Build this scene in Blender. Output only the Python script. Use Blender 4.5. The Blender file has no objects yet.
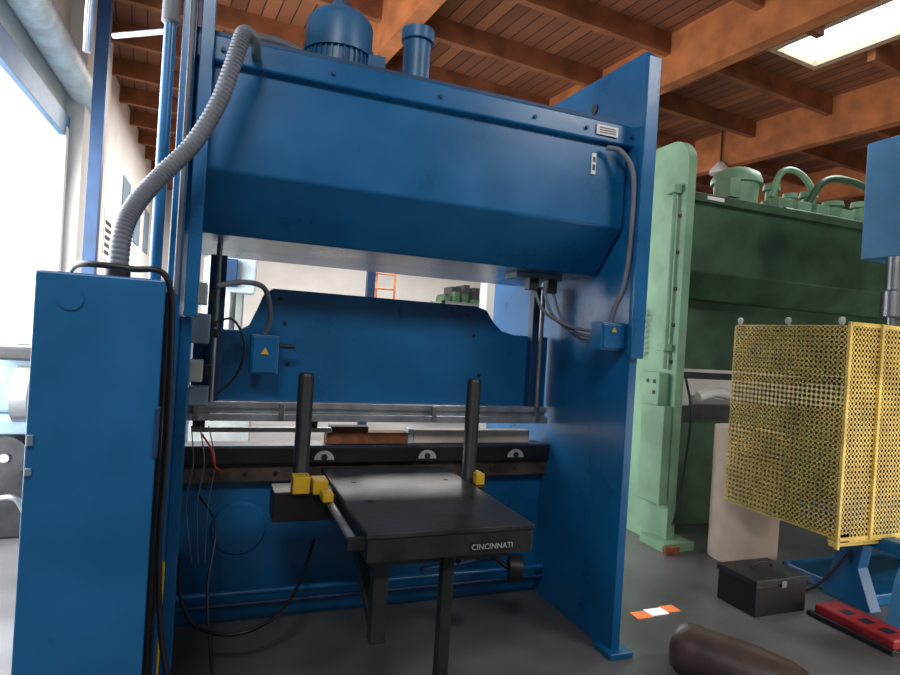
import bpy, math, random
from mathutils import Vector, Matrix
random.seed(4)
C=bpy.context.scene.collection
GR={}
# ---------------------------------------------------------------- materials
def mat(name,col,rough=.5,metal=0,var=.15,scale=6,bump=0,emit=None,estr=0,spec=None,coat=0,dark=None,wear=0,wcol=(.01,.03,.06)):
    m=bpy.data.materials.new(name);m.use_nodes=True
    nt=m.node_tree;b=nt.nodes['Principled BSDF']
    b.inputs['Roughness'].default_value=rough;b.inputs['Metallic'].default_value=metal
    if spec is not None:b.inputs['Specular IOR Level'].default_value=spec
    if coat:b.inputs['Coat Weight'].default_value=coat;b.inputs['Coat Roughness'].default_value=.12
    tc=nt.nodes.new('ShaderNodeTexCoord')
    n=nt.nodes.new('ShaderNodeTexNoise');n.inputs['Scale'].default_value=scale;n.inputs['Detail'].default_value=6
    nt.links.new(tc.outputs['Object'],n.inputs['Vector'])
    cr=nt.nodes.new('ShaderNodeValToRGB')
    d=dark if dark else tuple(c*(1-var) for c in col)
    cr.color_ramp.elements[0].position=.35;cr.color_ramp.elements[0].color=(*d,1)
    cr.color_ramp.elements[1].position=.65;cr.color_ramp.elements[1].color=(*[min(1,c*(1+var)) for c in col],1)
    nt.links.new(n.outputs['Fac'],cr.inputs['Fac'])
    src=cr.outputs['Color']
    if wear:
        n3=nt.nodes.new('ShaderNodeTexNoise');n3.inputs['Scale'].default_value=14;n3.inputs['Detail'].default_value=10;n3.inputs['Roughness'].default_value=.7
        nt.links.new(tc.outputs['Object'],n3.inputs['Vector'])
        r3=nt.nodes.new('ShaderNodeValToRGB');r3.color_ramp.elements[0].position=.65;r3.color_ramp.elements[0].color=(0,0,0,1);r3.color_ramp.elements[1].position=.71;r3.color_ramp.elements[1].color=(wear,wear,wear,1)
        nt.links.new(n3.outputs['Fac'],r3.inputs['Fac'])
        mx=nt.nodes.new('ShaderNodeMixRGB');mx.inputs['Color2'].default_value=(*wcol,1)
        nt.links.new(r3.outputs['Color'],mx.inputs['Fac']);nt.links.new(src,mx.inputs['Color1']);src=mx.outputs['Color']
        rr=nt.nodes.new('ShaderNodeMapRange');rr.inputs['To Min'].default_value=rough-.08;rr.inputs['To Max'].default_value=rough+.14
        nt.links.new(n.outputs['Fac'],rr.inputs['Value']);nt.links.new(rr.outputs['Result'],b.inputs['Roughness'])
    nt.links.new(src,b.inputs['Base Color'])
    if bump:
        bp=nt.nodes.new('ShaderNodeBump');bp.inputs['Strength'].default_value=bump;bp.inputs['Distance'].default_value=.02
        n2=nt.nodes.new('ShaderNodeTexNoise');n2.inputs['Scale'].default_value=scale*4
        nt.links.new(tc.outputs['Object'],n2.inputs['Vector'])
        nt.links.new(n2.outputs['Fac'],bp.inputs['Height']);nt.links.new(bp.outputs['Normal'],b.inputs['Normal'])
    if emit:
        b.inputs['Emission Color'].default_value=(*emit,1);b.inputs['Emission Strength'].default_value=estr
    return m
blue=mat('blue_paint',(.005,.11,.285),.27,0,.14,3,.03,wear=.5)
blue2=mat('blue_cabinet_paint',(.006,.125,.32),.38,0,.12,4,.03,wear=.35)
dblue=mat('dark_blue_paint',(.008,.045,.13),.5,0,.2)
mblue=mat('motor_grey_blue_paint',(.02,.12,.26),.4,0,.15,8)
lblue=mat('light_blue_paint',(.05,.22,.45),.45,0,.1)
green=mat('green_paint',(.19,.35,.22),.45,0,.15,4,wear=.5,wcol=(.06,.1,.06))
dgreen=mat('dark_green_paint',(.035,.085,.042),.5,0,.3,4)
black=mat('black_plastic',(.012,.012,.014),.4)
dark=mat('dark_steel',(.028,.03,.034),.4,.3,.3,9,.05)
tabm=mat('blackened_steel_table',(.04,.042,.047),.33,.3,.4,5,.08,wear=.5,wcol=(.12,.12,.125))
alu=mat('aluminium',(.42,.45,.5),.35,.7,.2,12)
steel=mat('steel',(.3,.31,.33),.35,.8,.2)
hose=mat('grey_flex_hose',(.115,.13,.16),.5)
brown=mat('brown_rusty_steel',(.075,.055,.045),.55,.2,.45,10)
yellow=mat('yellow_paint',(.62,.38,.015),.5,0,.15)
ymesh=mat('yellow_mesh_paint',(.70,.50,.12),.55,0,.25,5)
white=mat('white_plastic',(.75,.75,.73),.5,0,.05)
ivory=mat('ivory_metal',(.42,.45,.45),.5)
gblue=mat('grey_blue_metal',(.16,.24,.32),.5)
wallm=mat('wall_plaster',(.74,.73,.70),.85,0,.06,1.5)
card=mat('cardboard',(.52,.41,.33),.8,0,.06,8)
red=mat('red_paint',(.3,.015,.02),.45,0,.2)
maroon=mat('maroon_vinyl',(.06,.04,.034),.42,0,.3,6,.15)
wood=mat('wood_block',(.25,.085,.035),.7,0,.35,14)
beamm=mat('glulam_wood',(.42,.14,.045),.7,0,.25,3)
tan=mat('tan_sheet',(.42,.28,.09),.6,0,.5,4)
wirered=mat('red_wire',(.5,.03,.02),.5)
pale=mat('pale_paint',(.5,.62,.68),.5)
joistm=mat('joist_wood',(.24,.08,.03),.8,0,.3,3)
def deck_mat():
    m=bpy.data.materials.new('wood_deck');m.use_nodes=True;nt=m.node_tree;b=nt.nodes['Principled BSDF']
    b.inputs['Roughness'].default_value=.8
    L=nt.links.new;N=nt.nodes.new
    tc=N('ShaderNodeTexCoord');m0=N('ShaderNodeMapping');m0.inputs['Rotation'].default_value=(0,0,-math.radians(6));m0.inputs['Scale'].default_value=(1,1,1)
    L(tc.outputs['Object'],m0.inputs['Vector']);sp=N('ShaderNodeSeparateXYZ');L(m0.outputs['Vector'],sp.inputs['Vector'])
    mu=N('ShaderNodeMath');mu.operation='MULTIPLY';mu.inputs[1].default_value=5.5;L(sp.outputs['X'],mu.inputs[0])
    fr=N('ShaderNodeMath');fr.operation='FRACT';L(mu.outputs[0],fr.inputs[0])
    fl=N('ShaderNodeMath');fl.operation='FLOOR';L(mu.outputs[0],fl.inputs[0])
    wn=N('ShaderNodeTexWhiteNoise');wn.noise_dimensions='1D';L(fl.outputs[0],wn.inputs['W'])
    ns=N('ShaderNodeTexNoise');ns.inputs['Scale'].default_value=1.2;L(m0.outputs['Vector'],ns.inputs['Vector'])
    av=N('ShaderNodeMath');av.operation='ADD';L(wn.outputs['Value'],av.inputs[0]);L(ns.outputs['Fac'],av.inputs[1])
    hf=N('ShaderNodeMath');hf.operation='MULTIPLY';hf.inputs[1].default_value=.5;L(av.outputs[0],hf.inputs[0])
    c1=N('ShaderNodeValToRGB');c1.color_ramp.elements[0].position=.2;c1.color_ramp.elements[0].color=(.14,.05,.024,1);c1.color_ramp.elements[1].position=.8;c1.color_ramp.elements[1].color=(.32,.115,.048,1);L(hf.outputs[0],c1.inputs['Fac'])
    lt=N('ShaderNodeMath');lt.operation='LESS_THAN';lt.inputs[1].default_value=.09;L(fr.outputs[0],lt.inputs[0])
    mx=N('ShaderNodeMixRGB');mx.inputs['Color2'].default_value=(.02,.01,.006,1);L(lt.outputs[0],mx.inputs['Fac']);L(c1.outputs['Color'],mx.inputs['Color1'])
    L(mx.outputs['Color'],b.inputs['Base Color']);return m
floorm=mat('concrete_floor',(.125,.125,.13),.34,0,.4,1.1,.05,wear=.4,wcol=(.05,.05,.05));deck=deck_mat()
# ---------------------------------------------------------------- helpers
def grp(n):
    e=bpy.data.objects.new(n,None);C.objects.link(e);e.empty_display_size=.2;GR[e.name]=e;return e
def mk(name,vs,fs,m,par=None,bev=0,smooth=False):
    me=bpy.data.meshes.new(name);me.from_pydata([tuple(v) for v in vs],[],fs);me.validate();me.update()
    import bmesh
    bm=bmesh.new();bm.from_mesh(me);bmesh.ops.recalc_face_normals(bm,faces=bm.faces);bm.to_mesh(me);bm.free()
    o=bpy.data.objects.new(name,me);C.objects.link(o);me.materials.append(m)
    if smooth:
        for p in me.polygons:p.use_smooth=True
        try:
            me.set_sharp_from_angle(angle=math.radians(40))
        except Exception: pass
    if bev:
        b=o.modifiers.new('bevel','BEVEL');b.width=bev;b.segments=2;b.limit_method='ANGLE'
    if par:o.parent=par
    return o
def boxv(x0,x1,y0,y1,z0,z1):
    return [(x,y,z) for z in(z0,z1) for x,y in((x0,y0),(x1,y0),(x1,y1),(x0,y1))]
BF=[(0,3,2,1),(4,5,6,7),(0,1,5,4),(1,2,6,5),(2,3,7,6),(3,0,4,7)]
def box(n,x0,x1,y0,y1,z0,z1,m,par=None,bev=.004):
    return mk(n,boxv(x0,x1,y0,y1,z0,z1),BF,m,par,bev)
def boxes(n,lst,m,par=None,bev=0):
    vs=[];fs=[]
    for b in lst:
        k=len(vs);vs+=boxv(*b);fs+=[tuple(i+k for i in f) for f in BF]
    return mk(n,vs,fs,m,par,bev)
def prism(n,poly,ax,a0,a1,m,par=None,bev=.004):
    f={'x':lambda p,a:(a,p[0],p[1]),'y':lambda p,a:(p[0],a,p[1]),'z':lambda p,a:(p[0],p[1],a)}[ax]
    k=len(poly);vs=[f(p,a0) for p in poly]+[f(p,a1) for p in poly]
    fs=[tuple(range(k)),tuple(range(2*k-1,k-1,-1))]+[(i,(i+1)%k,k+(i+1)%k,k+i) for i in range(k)]
    return mk(n,vs,fs,m,par,bev)
def lathe(n,p0,p1,prof,m,par=None,seg=32):
    p0=Vector(p0);p1=Vector(p1);d=(p1-p0);q=d.to_track_quat('Z','Y')
    vs=[];fs=[]
    for t,r in prof:
        c=p0+d*t
        for i in range(seg):
            a=2*math.pi*i/seg;vs.append(c+q@Vector((r*math.cos(a),r*math.sin(a),0)))
    for j in range(len(prof)-1):
        for i in range(seg):
            fs.append((j*seg+i,j*seg+(i+1)%seg,(j+1)*seg+(i+1)%seg,(j+1)*seg+i))
    fs.append(tuple(range(seg)));fs.append(tuple(range(len(prof)*seg-1,(len(prof)-1)*seg-1,-1)))
    return mk(n,vs,fs,m,par,0,True)
def cyl(n,p0,p1,r,m,par=None,seg=24,r2=None):
    return lathe(n,p0,p1,[(0,r),(1,r if r2 is None else r2)],m,par,seg)
def tube(n,pts,r,m,par=None,ribs=False):
    P=[Vector(p) for p in pts];P=[P[0]*2-P[1]]+P+[P[-1]*2-P[-2]]
    out=[];step=10 if not ribs else 40
    for i in range(1,len(P)-2):
        for k in range(step):
            t=k/step;a,b,c,d=P[i-1],P[i],P[i+1],P[i+2]
            out.append(.5*((2*b)+(c-a)*t+(2*a-5*b+4*c-d)*t*t+(3*b-a-3*c+d)*t**3))
    out.append(P[-2]);seg=10 if not ribs else 16;vs=[];fs=[]
    up=Vector((0.13,.2,1)).normalized()
    for i,p in enumerate(out):
        t=(out[min(i+1,len(out)-1)]-out[max(i-1,0)]).normalized()
        s=t.cross(up)
        if s.length<.05:s=t.cross(Vector((1,0,0)))
        s.normalize();w=t.cross(s);up=(-w if w.dot(up)<0 else w)
        w=up;s=t.cross(w)
        rr=r*(1+.05*math.sin(i*1.57)) if ribs else r
        for k in range(seg):
            a=2*math.pi*k/seg;vs.append(p+s*rr*math.cos(a)+w*rr*math.sin(a))
    for i in range(len(out)-1):
        for k in range(seg):fs.append((i*seg+k,i*seg+(k+1)%seg,(i+1)*seg+(k+1)%seg,(i+1)*seg+k))
    fs.append(tuple(range(seg)));fs.append(tuple(range(len(vs)-1,len(vs)-seg-1,-1)))
    return mk(n,vs,fs,m,par,0,True)
def rot(o,ang,piv=(0,0,0)):
    M=Matrix.Translation(piv)@Matrix.Rotation(ang,4,'Z')@Matrix.Translation(-Vector(piv));o.data.transform(M)
# ================================================================ ROOM
H=5.5
box('floor',-1.8,17,-5,20.2,-.1,0,floorm,None,0)
box('wall_back',-1.8,17,20,20.2,0,H,wallm,None,0)
box('wall_right',16.8,17,-5,20,0,H,wallm,None,0)
boxes('wall_left',[(-2.0,-1.8,8.0,20,0,H),(-2.0,-1.8,-5,2.0,0,H),(-2.0,-1.8,2.0,8.0,3.75,H)],wallm)
box('wall_front',-1.8,17,-5.2,-5,0,H,mat('front_wall_paint',(.34,.33,.32),.9),None,0)
RA=math.radians(6)
def rshell(o):
    rot(o,RA,(3,6,0));return o
box('ceiling',-2.0,17,-5.2,20.2,H,H+.1,deck,None,0)
def xleft(y,X=-1.8):
    return 3+((X-3)+(y-6)*math.sin(RA))/math.cos(RA)
o=boxes('trim_1',[(x-.09,x+.09,-3.9,19,H-.62,H) for x in(1.75,5.05,8.35,11.7)],beamm);rshell(o)
jl=[]
for i in range(17):
    y=-2.9+1.25*i
    if abs(y-4.6)<.1:
        jl+=[(xleft(y),6.0,y-.045,y+.045,H-.26,H),(7.0,15.3,y-.045,y+.045,H-.26,H)]
    else: jl.append((xleft(y),15.3,y-.045,y+.045,H-.26,H))
o=boxes('trim_2',jl,joistm);rshell(o)
g=grp('skylight');o=box('diffuser',6.1,6.85,3.45,5.2,H-.06,H-.02,mat('skylight_diffuser',(.9,.95,.97),.5,0,.02,emit=(.85,.95,1),estr=5),g,0);rshell(o)
o=boxes('frame',[(6.0,6.95,3.38,3.45,H-.14,H),(6.0,6.95,5.2,5.27,H-.14,H),(6.0,6.1,3.45,5.2,H-.14,H),(6.85,6.95,3.45,5.2,H-.14,H)],mat('skylight_frame',(.5,.36,.25),.6),g);rshell(o)
g=grp('sprinkler_pipe');o=cyl('pipe',(5.4,-3,H-.35),(5.4,18,H-.35),.03,dblue,g);rshell(o)
g=grp('roller_door')
lathe('drum',(-1.62,2,4.18),(-1.62,8.7,4.18),[(0,.15)]+[(i/70,.15+(.014 if i%2 else 0)) for i in range(1,70)]+[(1,.15)],pale,g,24)
box('header',-1.8,-1.74,2,8.1,3.6,3.85,lblue,g);box('guide_rail',-1.82,-1.72,7.9,8.0,0,3.7,white,g)
g=grp('steel_column');box('shaft',-1.33,-1.21,7,7.12,0,H,dblue,g);box('base_plate',-1.4,-1.14,6.93,7.19,0,.03,dblue,g)
g=grp('wall_pilaster');box('pilaster',-1.8,-1.6,8.1,9.6,0,H,wallm,g)
g=grp('wall_notice');box('sheet',-1.799,-1.79,10.9,11.6,2.5,3.3,white,g,0)
boxes('print',[(-1.79,-1.785,11,11.5,2.6+.12*i,2.66+.12*i) for i in range(5)],dark,g)
g=grp('wall_window_frames')
boxes('panes',[(-1.799,-1.78,y,y+.9,3.2,4.2) for y in(12.5,14.2,15.9,17.6)],gblue,g)
box('exterior_ground',-14,-2.0,-5,20,-.02,.0,mat('pale_concrete',(.6,.58,.55),.9),None,0)
# ================================================================ PRESS BRAKE
g=grp('press_brake')
pr=[(2.59,0),(2.59,3.13),(2.61,3.16),(4.3,3.22),(4.3,0)]
prism('side_frame_right',pr,'x',2.0,2.05,blue,g)
prism('side_frame_left',pr,'x',-.2,-.15,blue,g)
box('foot_right',1.96,2.10,2.54,2.70,0,.03,blue,g)
box('frame_step_right',1.985,2.065,2.56,2.60,1.55,3.12,blue,g)
box('guide_post_left',-.135,-.085,2.6,2.67,1.62,4.3,blue,g)
box('guide_post_left_inner',-.15,-.105,2.7,2.76,0,1.62,blue,g)
prism('upper_beam',[(2.7,2.66),(2.7,2.24),(2.92,2.0),(3.3,2.0),(3.9,2.0),(3.9,2.72),(2.7,2.72)],'x',-.15,1.985,blue,g,.008)
box('beam_top_flange',-.2,2.03,2.665,3.9,2.67,2.78,blue,g,.01)
box('beam_top_lip',-.18,1.9,2.68,2.70,2.78,2.80,dblue,g,.003)
cyl('lift_hole',(1.993,3.05,3.0),(2.001,3.05,3.0),.03,black,g)
X0,Y0=.49,3.12
dome=[(0,.2),(.05,.2),(.06,.16),(.44,.16),(.45,.178),(.53,.178),(.54,.168),(.78,.168),(.82,.162),(.90,.13),(.96,.08),(1,.03)]
lathe('motor_body',(X0,Y0,2.78),(X0,Y0,3.25),dome,mblue,g,48)
vs=[];fs=[]
for k in range(36):
    a=2*math.pi*k/36;c,s=math.cos(a),math.sin(a);q=len(vs)
    for z in(2.81,2.985):
        for rr,tt in((.155,-.003),(.176,-.003),(.176,.003),(.155,.003)):vs.append((X0+rr*c-tt*s,Y0+rr*s+tt*c,z))
    fs+=[tuple(i+q for i in f) for f in BF]
mk('motor_fins',vs,fs,mblue,g)
cyl('motor_fan_cap',(X0,Y0,3.24),(X0,Y0,3.27),.05,dblue,g)
box('motor_terminal_box',X0+.13,X0+.22,Y0-.12,Y0+.04,2.88,3.00,mblue,g)
tube('motor_conduit',[(X0-.15,Y0-.1,2.9),(X0-.25,Y0-.14,2.93),(X0-.4,Y0-.18,2.92),(X0-.55,Y0-.2,2.84),(X0-.6,Y0-.2,2.78)],.025,hose,g)
lathe('filler_pipe',(.9,3.1,2.78),(.9,3.1,3.22),[(0,.1),(.05,.1),(.06,.072),(.85,.072),(.86,.088),(1,.088)],mblue,g)
lathe('filler_cap',(1.18,3.15,2.78),(1.18,3.15,2.93),[(0,.05),(.6,.05),(.62,.065),(1,.06)],dblue,g)
box('valve_block',1.3,1.5,3.0,3.2,2.78,2.84,blue,g)
lathe('cylinder_cap',(1.72,3.2,2.78),(1.72,3.2,2.83),[(0,.06),(.7,.06),(1,.03)],gblue,g)
box('beam_nameplate',1.76,1.89,2.655,2.662,2.70,2.75,white,g,0)
boxes('nameplate_print',[(1.775,1.875,2.652,2.656,2.71+.012*k,2.714+.012*k) for k in range(3)],hose,g)
box('warning_sticker',1.765,1.79,2.692,2.699,2.5,2.61,white,g,0)
boxes('sticker_print',[(1.77,1.785,2.69,2.6925,2.52,2.55),(1.77,1.785,2.69,2.6925,2.565,2.59)],dark,g)
for i,(x,z) in enumerate([(-.05,2.72),(.4,2.72),(.9,2.72),(1.4,2.72),(1.7,2.72),(1.98,2.72)]):
    cyl('flange_bolt_%d'%i,(x,2.652,z),(x,2.668,z),.009,dblue,g,6)
rp=[(-.12,1.19),(-.12,1.57),(.10,1.57),(.15,1.6),(.19,1.7),(.215,1.77),(.26,1.805),(1.46,1.80),(1.53,1.78),(1.58,1.71),(1.64,1.66),(1.72,1.64),(1.97,1.64),(1.97,1.19)]
prism('ram_plate',rp,'y',3.38,3.44,blue,g,.006)
for i,(x,z) in enumerate([(.33,1.62),(1.45,1.62),(.36,1.4),(1.5,1.38),(.3,1.75),(1.4,1.74)]):
    cyl('ram_hole_%d'%i,(x,3.374,z),(x,3.381,z),.011,black,g,16)
boxes('clamp_rail',[(-.13,1.95,3.31,3.38,1.165,1.2),(-.13,1.95,3.33,3.38,1.14,1.165),(-.13,1.95,3.29,3.38,1.10,1.14)],alu,g,.003)
boxes('clamp_blocks',[(x,x+.03,3.285,3.31,1.105,1.195) for x in(-.1,.32,1.18,1.86)],steel,g,.003)
box('upper_tool',-.1,.62,3.36,3.4,1.03,1.055,steel,g)
boxes('tool_hangers',[(-.1,-.04,3.37,3.39,1.05,1.11),(.5,.54,3.37,3.39,1.05,1.11)],dark,g)
box('bed_plate',-.15,2.0,3.42,3.5,0,.84,blue,g)
box('bed_rail',-.15,2.0,3.36,3.42,.765,.86,brown,g)
box('die_holder',-.15,2.0,3.33,3.52,.865,.955,black,g)
box('die_insert',-.15,2.0,3.335,3.345,.955,.962,dblue,g,0)
for i,x in enumerate((.58,1.18,1.76)):
    prism('die_clamp_%d'%i,[(x+.055*math.cos(a),.885+.05*math.sin(a)) for a in [math.pi*k/12 for k in range(13)]],'y',3.322,3.331,ivory,g,0)
    cyl('die_clamp_hole_%d'%i,(x,3.318,.9),(x,3.323,.9),.018,dark,g)
boxes('bed_rail_bolts',[(x,x+.022,3.35,3.36,.8,.822) for x in [0+.16*i for i in range(12)]],dark,g,.003)
lathe('bed_ring',(.16,3.41,.5),(.16,3.42,.5),[(0,.135),(.5,.14),(1,.145)],blue,g,40)
cyl('bed_pipe',(-.14,3.3,.2),(1.98,3.3,.2),.016,blue,g)
cyl('bed_pipe_lower',(-.14,3.3,.14),(1.98,3.3,.14),.01,dblue,g)
for i,x in enumerate((-.02,1.86)):
    cyl('ram_cylinder_rod_%d'%i,(x,3.28,1.2),(x,3.28,2.0),.014,steel,g)
    box('ram_guide_%d'%i,x-.04,x+.04,3.32,3.38,1.2,1.95,dblue,g)
box('limit_switch_bracket',1.55,1.85,3.05,3.2,1.965,2.0,gblue,g)
boxes('limit_switches',[(1.62,1.68,3.02,3.08,1.9,1.97),(1.74,1.8,3.02,3.08,1.89,1.97)],dark,g,.003)
box('junction_box_right',1.84,1.99,2.62,2.72,1.585,1.73,blue,g,.006)
box('junction_cover_right',1.85,1.98,2.612,2.62,1.595,1.72,blue,g,.004)
prism('warning_triangle_right',[(1.895,1.68),(1.925,1.68),(1.91,1.705)],'y',2.607,2.612,yellow,g,0)
tube('conduit_right',[(1.83,2.66,2.64),(1.9,2.63,2.62),(1.96,2.6,2.5),(1.97,2.6,2.2),(1.965,2.62,1.95),(1.93,2.65,1.8),(1.92,2.66,1.73)],.014,hose,g)
for k in range(3):
    tube('hose_right_%d'%k,[(1.66+.06*k,3.05,1.92),(1.70+.06*k,2.98,1.78-.02*k),(1.80+.03*k,2.85,1.70-.03*k),(1.86+.02*k,2.7,1.68-.03*k)],.009,hose,g)
box('junction_box_left',.155,.295,3.22,3.3,1.35,1.555,blue,g,.006)
box('junction_cover_left',.165,.285,3.212,3.22,1.36,1.545,blue,g,.004)
prism('warning_triangle_left',[(.205,1.455),(.245,1.455),(.225,1.49)],'y',3.207,3.212,yellow,g,0)
box('junction_bracket',.18,.27,3.3,3.38,1.4,1.5,blue,g)
cyl('junction_stub',(.295,3.26,1.5),(.38,3.26,1.5),.012,dark,g)
tube('conduit_left',[(.22,3.25,1.555),(.24,3.2,1.65),(.2,3.1,1.78),(.1,3.0,1.8),(-.02,2.95,1.77)],.013,hose,g)
boxes('control_blocks',[(-.12,-.06,2.95,3.1,1.68,1.78),(-.12,-.06,3.02,3.14,1.32,1.42)],ivory,g,.006)
boxes('control_blocks_blue',[(-.12,-.04,3.0,3.12,1.5,1.64),(-.12,-.03,3.1,3.2,1.2,1.29)],gblue,g,.006)
boxes('control_knobs',[(-.05,-.02,3.0,3.04,1.7,1.75),(-.03,0,3.04,3.08,1.53,1.57),(-.05,-.02,3.06,3.1,1.35,1.4),(-.03,-.01,3.02,3.05,1.58,1.61)],black,g,.003)
tube('control_cable',[(-.03,3.05,1.6),(.06,3.05,1.62),(.12,3.08,1.5),(.09,3.12,1.35),(0,3.12,1.25)],.006,black,g)
cyl('air_pipe',(-.24,2.55,1.7),(-.24,2.55,2.9),.022,blue,g)
cyl('air_pipe_small',(-.165,2.56,1.7),(-.165,2.56,3.0),.01,hose,g)
lathe('air_pipe_fitting',(-.24,2.55,2.72),(-.24,2.55,2.86),[(0,.02),(.1,.032),(.9,.032),(1,.02)],hose,g)
tube('air_pipe_elbow',[(-.24,2.55,2.80),(-.25,2.55,2.84),(-.3,2.57,2.85),(-.50,2.65,2.85),(-.53,2.66,2.80),(-.53,2.66,2.6)],.014,alu,g)
cyl('air_pipe_run',(-.24,2.7,2.77),(-.5,3.0,2.82),.012,alu,g)
tube('flex_hose',[(.05,2.5,2.72),(.02,2.45,2.70),(-.01,2.45,2.58),(-.055,2.45,2.42),(-.13,2.42,2.25),(-.225,2.38,2.11),(-.29,2.32,1.99),(-.32,2.28,1.88),(-.325,2.26,1.71)],.031,hose,g,True)
tube('flex_hose_fitting_top',[(.05,2.5,2.72),(.07,2.54,2.725),(.08,2.665,2.72)],.02,hose,g)
cyl('flex_hose_fitting',(-.325,2.26,1.70),(-.325,2.26,1.76),.04,black,g)
tube('power_cable',[(-.45,2.2,1.73),(-.38,2.0,1.745),(-.25,1.95,1.74),(-.15,1.95,1.72),(-.13,1.98,1.5),(-.128,2.0,1.2),(-.13,2.0,.9),(-.11,2.05,.6),(-.06,2.1,.35),(0,2.2,.05),(.05,2.3,.012)],.009,black,g)
tube('hose_loop',[(-.12,3.3,.42),(-.1,3.1,.3),(-.02,2.98,.2),(.15,2.9,.18),(.33,2.95,.22),(.45,3.1,.3),(.55,3.3,.45)],.009,black,g)
tube('hose_loop_small',[(-.05,3.32,.72),(.04,3.15,.6),(.02,3.0,.35),(.06,2.9,.012)],.006,dark,g)
for k in range(3):
    tube('grey_wire_%d'%k,[(-.1+.04*k,3.25,1.08),(-.08+.05*k,3.2,.9),(-.1+.05*k,3.2,.7),(-.06+.03*k,3.22,.4)],.003,hose,g)
tube('red_wire',[(-.05,3.2,1.05),(0,3.15,.98),(.02,3.15,.9),(.05,3.2,.86)],.005,wirered,g)
g=grp('electrical_cabinet')
box('body',-.465,-.165,1.93,2.57,0,1.715,blue2,g,.006)
box('door',-.467,-.15,1.905,1.927,.02,1.712,blue2,g,.005)
box('door_seal',-.46,-.158,1.925,1.932,.02,1.70,black,g,0)
cyl('plugged_hole',(-.38,1.90,1.64),(-.38,1.906,1.64),.03,blue2,g)
box('hinge',-.158,-.145,1.9,1.93,1.2,1.35,dblue,g)
boxes('latches',[(-.462,-.447,1.895,1.906,1.24,1.27),(-.462,-.447,1.895,1.906,1.16,1.18)],gblue,g,.002)
box('edge_rail',-.165,-.15,2.1,2.13,0,1.69,black,g)
box('edge_rail_rear',-.165,-.15,2.3,2.34,0,1.69,black,g)
cyl('yellow_pole',(-.135,2.32,0),(-.135,2.32,.75),.006,yellow,g)
# ================================================================ FRONT TABLE
g=grp('support_table')
TZ=.85
box('table_top',.56,1.27,2.19,3.3,TZ-.025,TZ,tabm,g,.006)
box('table_body',.565,1.265,2.196,3.3,TZ-.115,TZ-.025,dark,g,.004)
boxes('hold_down_bolts',[(1.15,1.17,y,y+.02,TZ,TZ+.004) for y in (2.6,2.95)]+[(.66,.68,y,y+.02,TZ,TZ+.004) for y in (2.6,2.95)],black,g)
box('label_plate',.99,1.17,2.19,2.197,TZ-.095,TZ-.062,black,g,0)
cu=bpy.data.curves.new('label_text','FONT');cu.body='CINCINNATI';cu.size=.032;cu.extrude=.0008;cu.align_x='CENTER'
to=bpy.data.objects.new('label_tmp',cu);C.objects.link(to)
me=bpy.data.meshes.new_from_object(to);bpy.data.objects.remove(to)
me.transform(Matrix.Translation((1.08,2.1885,TZ-.09))@Matrix.Rotation(math.pi/2,4,'X'))
lo=bpy.data.objects.new('label_text',me);me.materials.clear();me.materials.append(ivory);C.objects.link(lo);lo.parent=g
cyl('front_roller',(.525,2.25,TZ-.05),(.525,2.85,TZ-.05),.017,alu,g)
boxes('roller_brackets',[(.5,.57,2.24,2.26,TZ-.08,TZ-.03),(.5,.57,2.83,2.86,TZ-.08,TZ-.03)],dark,g,.003)
box('crossbar_left',.28,.56,2.88,3.06,TZ-.16,TZ-.02,black,g,.005)
box('crossbar_right',1.265,1.36,2.88,3.06,TZ-.13,TZ-.02,black,g,.005)
box('yellow_block_left',.36,.44,2.84,2.93,TZ-.02,TZ+.06,yellow,g,.005)
box('yellow_block_wide',.45,.52,2.82,2.93,TZ-.02,TZ+.045,yellow,g,.005)
box('yellow_block_front',.48,.53,2.72,2.81,TZ-.03,TZ+.01,yellow,g,.005)
box('yellow_block_right',1.31,1.36,2.9,3.0,TZ-.02,TZ+.04,yellow,g,.005)
for i,x in enumerate((.41,1.3)):
    lathe('guide_post_%d'%i,(x,2.98,TZ-.02),(x,2.98,1.385),[(0,.042),(.05,.042),(.06,.038),(.97,.038),(.99,.034),(1,.03)],dark,g)
box('leg_front',.90,.95,2.26,2.31,0,TZ-.1,dark,g)
box('leg_hanger',.62,.68,2.28,2.34,.38,TZ-.1,dark,g)
prism('leg_brace',[(2.34,.46),(2.34,.40),(2.85,.68),(2.85,.75),(2.80,.75)],'x',.625,.665,dark,g)
box('under_beam',.6,1.2,2.27,2.33,TZ-.16,TZ-.1,dark,g)
box('rear_support',.62,1.2,3.24,3.3,.62,TZ-.1,dark,g)
cyl('side_arm',(1.0,2.35,.66),(1.5,2.9,.5),.015,dblue,g)
cyl('side_arm_lower',(1.0,2.8,.45),(1.5,2.95,.42),.012,dblue,g)
lathe('handwheel',(1.50,2.85,.40),(1.58,2.82,.40),[(0,.03),(.1,.07),(.9,.07),(1,.03)],black,g)
cyl('handwheel_shaft',(1.5,2.85,.40),(1.2,3.2,.62),.012,dark,g)
g=grp('wood_blocks');box('block_1',.60,1.08,3.4,3.5,.956,1.022,wood,g);box('block_2',.62,.84,3.41,3.49,1.022,1.055,mat('dark_wood',(.10,.045,.03),.7,0,.4,12),g);box('block_3',1.12,1.9,3.42,3.5,.956,1.035,mat('pale_timber',(.62,.55,.48),.7),g)
box('block_4',1.085,1.115,3.42,3.5,.956,1.04,pale,g,0)
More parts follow.
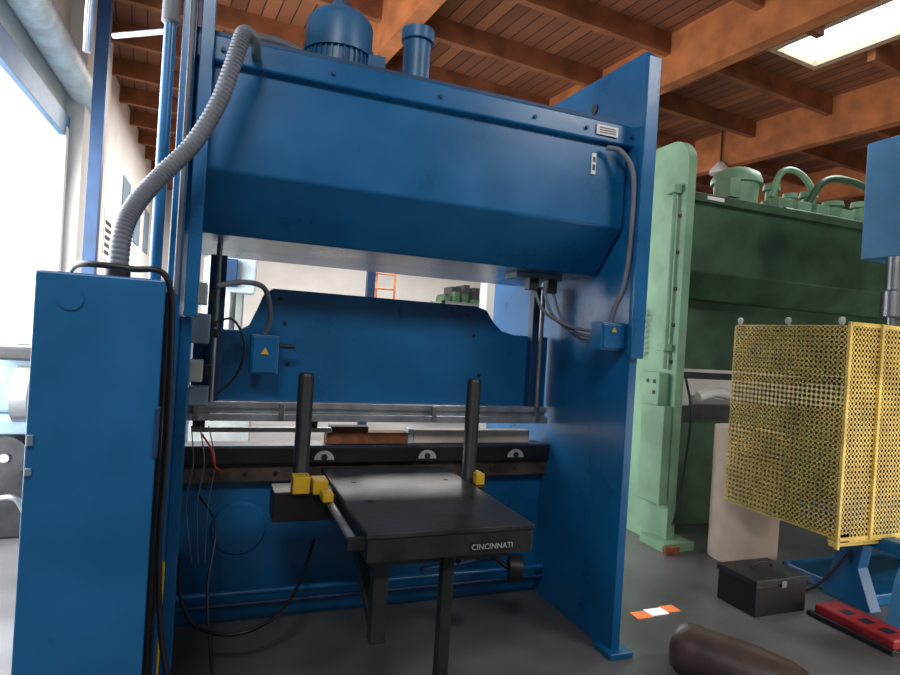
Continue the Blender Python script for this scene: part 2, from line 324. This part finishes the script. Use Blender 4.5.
# ================================================================ GREEN PRESS
g=grp('hydraulic_press_green')
def rprof(y0,y1,z1,r):
    return [(y0,0),(y0,z1-r)]+[(y0+r-r*math.cos(a),z1-r+r*math.sin(a)) for a in [math.pi/2*k/8 for k in range(1,9)]]+[(y1,z1),(y1,0)]
prism('side_frame_left',rprof(3.9,5.3,3.36,.2),'x',3.48,3.56,green,g)
prism('side_frame_right',rprof(3.9,5.3,3.36,.2),'x',7.2,7.27,green,g)
prism('upper_beam',[(4.05,2.95),(4.05,2.3),(4.25,2.08),(5.2,2.08),(5.2,2.95)],'x',3.57,7.2,dgreen,g,.01)
box('beam_flange',3.57,7.2,4.0,5.2,2.88,2.95,dgreen,g)
box('ram_plate',3.6,7.15,4.4,4.5,1.45,2.3,dgreen,g)
box('bed_plate',3.57,7.2,4.4,4.5,0,1.0,dgreen,g)
box('die_rail',3.57,7.2,4.33,4.5,1.0,1.12,dark,g)
box('clamp_rail',3.6,7.15,4.36,4.42,1.36,1.42,dark,g)
box('tool_blocks',3.75,4.0,4.3,4.4,1.12,1.22,ivory,g)
tube('cloth_bundle',[(4.1,4.3,1.2),(4.3,4.28,1.25),(4.55,4.3,1.2)],.05,white,g)
lathe('motor',(4.55,4.45,2.95),(4.55,4.45,3.40),[(0,.24),(.08,.24),(.1,.19),(.6,.20),(.62,.23),(.72,.23),(.85,.2),(.95,.12),(1,.03)],green,g)
box('motor_box',4.28,4.40,4.25,4.45,3.05,3.22,green,g)
for k,(x,r) in enumerate([(4.95,.09),(5.2,.08),(5.45,.1),(5.8,.12),(6.2,.1)]):
    lathe('valve_%d'%k,(x,4.4,2.95),(x,4.4,3.28-.05*(k%2)),[(0,r),(.5,r),(.55,r*.6),(.8,r*.6),(.82,r*.9),(1,r*.8)],green,g)
    box('valve_block_%d'%k,x-.1,x+.08,4.22,4.33,2.95,3.12,green,g)
tube('hydraulic_hose_0',[(4.9,4.35,3.15),(4.95,4.3,3.38),(5.15,4.3,3.42),(5.35,4.3,3.3),(5.45,4.35,3.1)],.03,green,g)
tube('hydraulic_hose_1',[(5.3,4.3,3.1),(5.45,4.25,3.35),(5.75,4.25,3.42),(6.2,4.3,3.38),(6.6,4.3,3.1)],.035,dgreen,g)
cyl('hydraulic_pipe',(4.9,4.2,3.0),(6.6,4.2,3.0),.025,dgreen,g)
box('nameplate',3.78,3.96,3.99,4.0,2.9,2.93,white,g,0)
cyl('side_rod',(3.44,4.0,1.45),(3.44,4.0,2.95),.02,green,g)
boxes('rod_brackets',[(3.4,3.48,3.96,4.06,2.9,2.97),(3.4,3.48,3.96,4.06,1.6,1.66)],green,g,.004)
box('side_box',3.38,3.48,3.98,4.2,1.15,1.42,green,g)
boxes('side_buttons',[(3.375,3.38,4.02,4.05,1.33,1.36),(3.375,3.38,4.1,4.13,1.33,1.36),(3.375,3.38,4.02,4.05,1.24,1.27)],black,g)
tube('coiled_cable',[(3.42+.03*math.cos(k*1.57),4.3+.03*math.sin(k*1.57),1.95-.012*k) for k in range(36)],.007,black,g)
tube('cable_drop',[(3.56,3.88,1.4),(3.6,3.84,1.1),(3.58,3.86,.6),(3.5,3.86,.2)],.01,black,g)
box('flange_box',3.40,3.48,3.92,4.2,.35,1.15,green,g)
boxes('mount_bolts',[(3.468,3.478,3.95,3.98,z,z+.03) for z in(1.5,1.8,2.1,2.4,2.7)],dark,g,.003)
box('foot',3.38,3.68,3.8,4.1,0,.07,green,g)
box('timber_shim',3.36,3.5,3.76,3.8,0,.06,wood,g)
# ================================================================ RIGHT BLUE PRESS with guard
g=grp('blue_press')
box('head',4.38,5.2,2.66,3.08,2.36,3.22,lblue,g,.01)
box('column',5.2,5.6,2.5,3.2,0,3.1,blue,g,.01)
lathe('ram_rod',(4.43,2.85,1.75),(4.43,2.85,2.36),[(0,.05),(.3,.05),(.31,.085),(.6,.085),(.62,.065),(1,.065)],steel,g)
box('table',4.1,5.2,2.66,3.3,.42,.52,blue,g,.01)
prism('base_leg',[(2.66,.5),(2.95,.5),(2.86,.3),(2.94,0),(2.6,0),(2.70,.25)],'x',4.0,4.1,blue,g)
box('base',4.05,5.2,2.66,3.3,0,.08,blue,g,.01)
prism('base_leg_front',[(3.98,.5),(4.16,.5),(3.98,.25),(3.94,.0),(3.82,.0),(3.88,.3)],'y',2.32,2.40,lblue,g)
box('leg_tie',4.0,4.12,2.40,2.68,.42,.5,blue,g)
tube('cable',[(4.0,2.75,.35),(3.88,2.85,.12),(3.80,2.95,.02),(3.7,3.12,.015)],.01,black,g)
g=grp('mesh_guard')
def lattice(fix,a0,a1,z0,z1,axis,p=.03,w=.013,th=.003):
    L=[];n=int((a1-a0)/p)
    for i in range(n+1):
        a=a0+(a1-a0)*i/n
        L.append((fix,fix+th,a-w/2,a+w/2,z0,z1) if axis=='y' else (a-w/2,a+w/2,fix,fix+th,z0,z1))
    n=int((z1-z0)/p)
    for i in range(n+1):
        z=z0+(z1-z0)*i/n
        L.append((fix,fix+th,a0,a1,z-w/2,z+w/2) if axis=='y' else (a0,a1,fix,fix+th,z-w/2,z+w/2))
    return L
boxes('side_panel',lattice(3.6,2.58,3.44,.52,1.82,'y',.032,.0175,.0015),ymesh,g)
boxes('front_panel',lattice(2.56,3.62,4.6,.5,1.84,'x',.032,.018,.0015),ymesh,g)
boxes('frame',[(3.592,3.612,2.555,2.575,.45,1.85),(3.86,3.885,2.54,2.57,.5,1.85),(3.6,4.6,2.555,2.57,.5,.525),(3.6,4.6,2.555,2.57,1.825,1.85)],ymesh,g,.003)
box('inner_sheet',3.64,3.85,2.6,2.61,.80,1.8,tan,g)
box('inner_sheet_right',3.90,4.5,2.6,2.61,.75,1.8,tan,g)
boxes('brackets',[(3.6,4.1,2.58,2.62,.46,.49),(3.62,3.70,2.56,2.64,.48,.55)],ymesh,g)
for k,(y,z) in enumerate([(2.62,1.86),(3.0,1.86),(3.4,1.86)]):
    lathe('knob_%d'%k,(3.6,y,z-.03),(3.6,y,z+.02),[(0,.012),(.4,.02),(.8,.02),(1,.01)],ivory,g,12)
g=grp('cardboard_roll');lathe('roll',(3.97,3.60,0),(3.97,3.60,1.03),[(0,.25),(1,.25)],card,g,48);cyl('core',(3.97,3.60,1.03),(3.97,3.60,1.04),.06,dark,g)
g=grp('toolbox');box('body',3.16,3.59,2.74,3.04,0,.19,black,g,.006);box('lid',3.15,3.60,2.73,3.05,.19,.23,dark,g,.006)
tube('handle',[(3.29,2.9,.23),(3.31,2.9,.26),(3.38,2.9,.27),(3.45,2.9,.26),(3.47,2.9,.23)],.008,dark,g)
box('latch',3.36,3.40,2.725,2.73,.17,.21,steel,g)
g=grp('foot_pedal')
box('housing',3.59,3.79,2.2,2.68,.012,.075,red,g,.012);box('base_strip',3.55,3.59,2.18,2.70,0,.03,black,g);box('base_plate',3.59,3.79,2.19,2.69,0,.012,black,g)
boxes('slots',[(3.64,3.71,2.26+.12*k,2.32+.12*k,.075,.078) for k in range(3)],black,g)
g=grp('floor_mark');boxes('orange_ends',[(2.42,2.53,2.9,2.98,.0,.004),(2.66,2.76,2.93,3.01,0,.004)],mat('orange_glow_mark',(.9,.25,.08),.4,emit=(1,.25,.08),estr=.4),g);boxes('white_middle',[(2.53,2.66,2.915,2.995,0,.004)],mat('white_glow_mark',(.95,.95,.95),.4,emit=(1,1,1),estr=.6),g)  # floor mark; its own glow stands in for bright light falling on it
g=grp('vinyl_roll')
lathe('roll',(2.22,2.40,.13),(2.50,1.84,.13),[(0,.02),(.01,.06),(.04,.10),(.09,.122),(.2,.130),(.25,.124),(.29,.13),(.6,.13),(.85,.12),(.94,.10),(.98,.07),(1,.03)],maroon,g,40)
# ================================================================ BACKGROUND
g=grp('step_ladder')
for k,x in enumerate((2.95,3.35)):
    cyl('rail_%d'%k,(x,12,0),(x+.1,12.5,3.0),.025,beamm,g,8)
for k in range(9):
    cyl('rung_%d'%k,(2.95+.0,12.05+.05*k,.3+.32*k),(3.4,12.05+.05*k,.3+.32*k),.018,beamm,g,8)
g=grp('storage_shelving')
boxes('posts',[(x,x+.06,y,y+.06,0,2.35) for x in(4.2,5.4,6.6) for y in(11.5,12.2)],dark,g)
boxes('shelves',[(4.2,6.66,11.5,12.26,z,z+.04) for z in(.3,1.0,1.7,2.3)],steel,g)
def clutter(n,z,m,x=4.25,x1=6.3,y=11.55,h=.26):
    L=[]
    while x<x1:
        w=random.uniform(.06,.2);L.append((x,x+w,y,y+.5,z,z+random.uniform(.06,h)));x+=w+.08
    boxes(n,L,m,g)
clutter('boxes_1',.34,gblue);clutter('boxes_2',1.04,dark);clutter('boxes_3',1.74,ivory);clutter('boxes_4',2.34,dgreen);clutter('boxes_5',2.34,dark,4.33,5.9,11.7,.4)
g=grp('milling_machine')
box('base',-.3,.4,7.2,8,0,1.4,ivory,g,.02);box('column',-.2,.25,7.4,8,1.4,2.35,ivory,g,.02);box('head',-.15,.35,7.0,7.5,1.95,2.4,pale,g,.02);cyl('spindle',(.1,7.2,1.5),(.1,7.2,1.95),.06,steel,g)
box('display',-.12,.15,6.9,7.0,2.0,2.3,dblue,g,.01)
lathe('motor',(.1,7.4,2.4),(.1,7.4,2.75),[(0,.12),(.8,.12),(1,.06)],gblue,g)
g=grp('support_pillar');box('shaft',3.6,3.85,8,8.25,0,3.3,wallm,g);box('base',3.5,3.95,7.9,8.35,0,.1,dark,g);box('cap',3.55,3.9,7.95,8.3,3.3,3.36,dark,g)
g=grp('hoist_post');box('shaft',2.06,2.18,9,9.12,0,H,dblue,g);box('base',1.97,2.27,8.9,9.22,0,.04,dblue,g)
g=grp('grinding_machine')
box('base',-1.55,-1.0,5.0,5.6,0,.75,dark,g,.02);box('bed',-1.6,-.95,4.9,5.7,.75,.85,gblue,g,.01)
cyl('wheel',(-1.28,4.98,1.02),(-1.18,4.98,1.02),.2,steel,g,32);box('arm',-1.5,-1.2,5.2,5.5,.85,1.35,gblue,g,.03);box('upper_arm',-1.45,-1.1,5.0,5.4,1.25,1.35,dark,g,.02)
tube('pipe',[(-1.5,5.0,.2),(-1.4,4.8,.3),(-1.2,4.75,.35),(-1.1,4.8,.1)],.02,steel,g)
cyl('handwheel',(-1.3,4.86,.6),(-1.3,4.9,.6),.14,dark,g,32);cyl('handwheel_hub',(-1.3,4.84,.6),(-1.3,5.0,.6),.03,steel,g)
g=grp('parked_truck')
box('cargo',-9,-5.5,9,16,.7,1.9,ivory,g,.05);box('cab',-9,-5.6,7.2,8.9,.6,1.7,gblue,g,.1)
for k,(x,y) in enumerate([(-5.7,8),(-5.7,14)]):cyl('tyre_%d'%k,(x-.3,y,.45),(x+.2,y,.45),.45,black,g,32)
for k,(x,y) in enumerate([(-8.8,8),(-8.8,14)]):cyl('tyre_far_%d'%k,(x-.2,y,.45),(x+.3,y,.45),.45,black,g,32)
g=grp('pendant_lamp');lathe('shade',(8.0,8.2,4.75),(8.0,8.2,4.95),[(0,.18),(.3,.17),(1,.05)],white,g);cyl('rod',(8,8.2,4.9),(8,8.2,H),.015,dark,g)
# ================================================================ finalize group origins
for e in GR.values():
    ch=[o for o in e.children if o.type=='MESH']
    if not ch:continue
    pts=[v.co for o in ch for v in o.data.vertices]
    c=Vector([(min(p[i] for p in pts)+max(p[i] for p in pts))/2 for i in range(3)]);c.z=min(p.z for p in pts)
    e.location=c
    for o in ch:o.location=-c
# ================================================================ LIGHTS
def area(n,loc,tgt,sx,sy,p,col=(1,1,1)):
    l=bpy.data.lights.new(n,'AREA');l.shape='RECTANGLE';l.size=sx;l.size_y=sy;l.energy=p;l.color=col
    o=bpy.data.objects.new(n,l);C.objects.link(o);o.location=loc
    o.rotation_euler=(Vector(tgt)-Vector(loc)).to_track_quat('-Z','Y').to_euler();return o
area('fill_light_left',(-.9,-1.2,5.3),(.4,3,1.2),1.4,1.4,170,(1,.99,.97))  # added fill light, unseen, high behind the camera on the left
area('fill_light_right',(4.3,-1.2,5.3),(3.0,3,1.6),1.6,1.4,150,(1,.99,.97))  # second added fill, out of view behind the camera on the right
area('daylight_side_door',(-1.9,5,2),(3,5,1.2),5.5,3.2,380,(1,.99,.96))
area('rear_fill_light',(3.5,13,5.2),(3.5,13,0),8,6,1500,(1,.98,.94))  # added light to brighten the back of the hall, no skylight there
area('skylight_lamp_main',(6.6,4.2,5.1),(6.0,4.0,0),.8,1.8,95,(.95,.98,1))
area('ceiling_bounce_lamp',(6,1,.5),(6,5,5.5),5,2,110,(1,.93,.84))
w=bpy.data.worlds.new('World');bpy.context.scene.world=w;w.use_nodes=True
bg=w.node_tree.nodes['Background'];bg.inputs['Color'].default_value=(.95,.97,1,1);bg.inputs['Strength'].default_value=5
# ================================================================ CAMERA
r=math.atan(.0624);a=math.atan(231/602)
F=Vector((math.sin(a),math.cos(a),0));R0=Vector((math.cos(a),-math.sin(a),0));U=Vector((0,0,1))
cx=R0*math.cos(r)+U*math.sin(r);cy=U*math.cos(r)-R0*math.sin(r);cz=-F
M=Matrix(((cx.x,cy.x,cz.x,0),(cx.y,cy.y,cz.y,0),(cx.z,cy.z,cz.z,1.6),(0,0,0,1)))
cd=bpy.data.cameras.new('Camera');cam=bpy.data.objects.new('Camera',cd);C.objects.link(cam);cam.matrix_world=M
cd.lens=602/900*36;cd.sensor_width=36;cd.clip_start=.05
bpy.context.scene.camera=cam
bpy.context.scene.view_settings.view_transform='Standard'
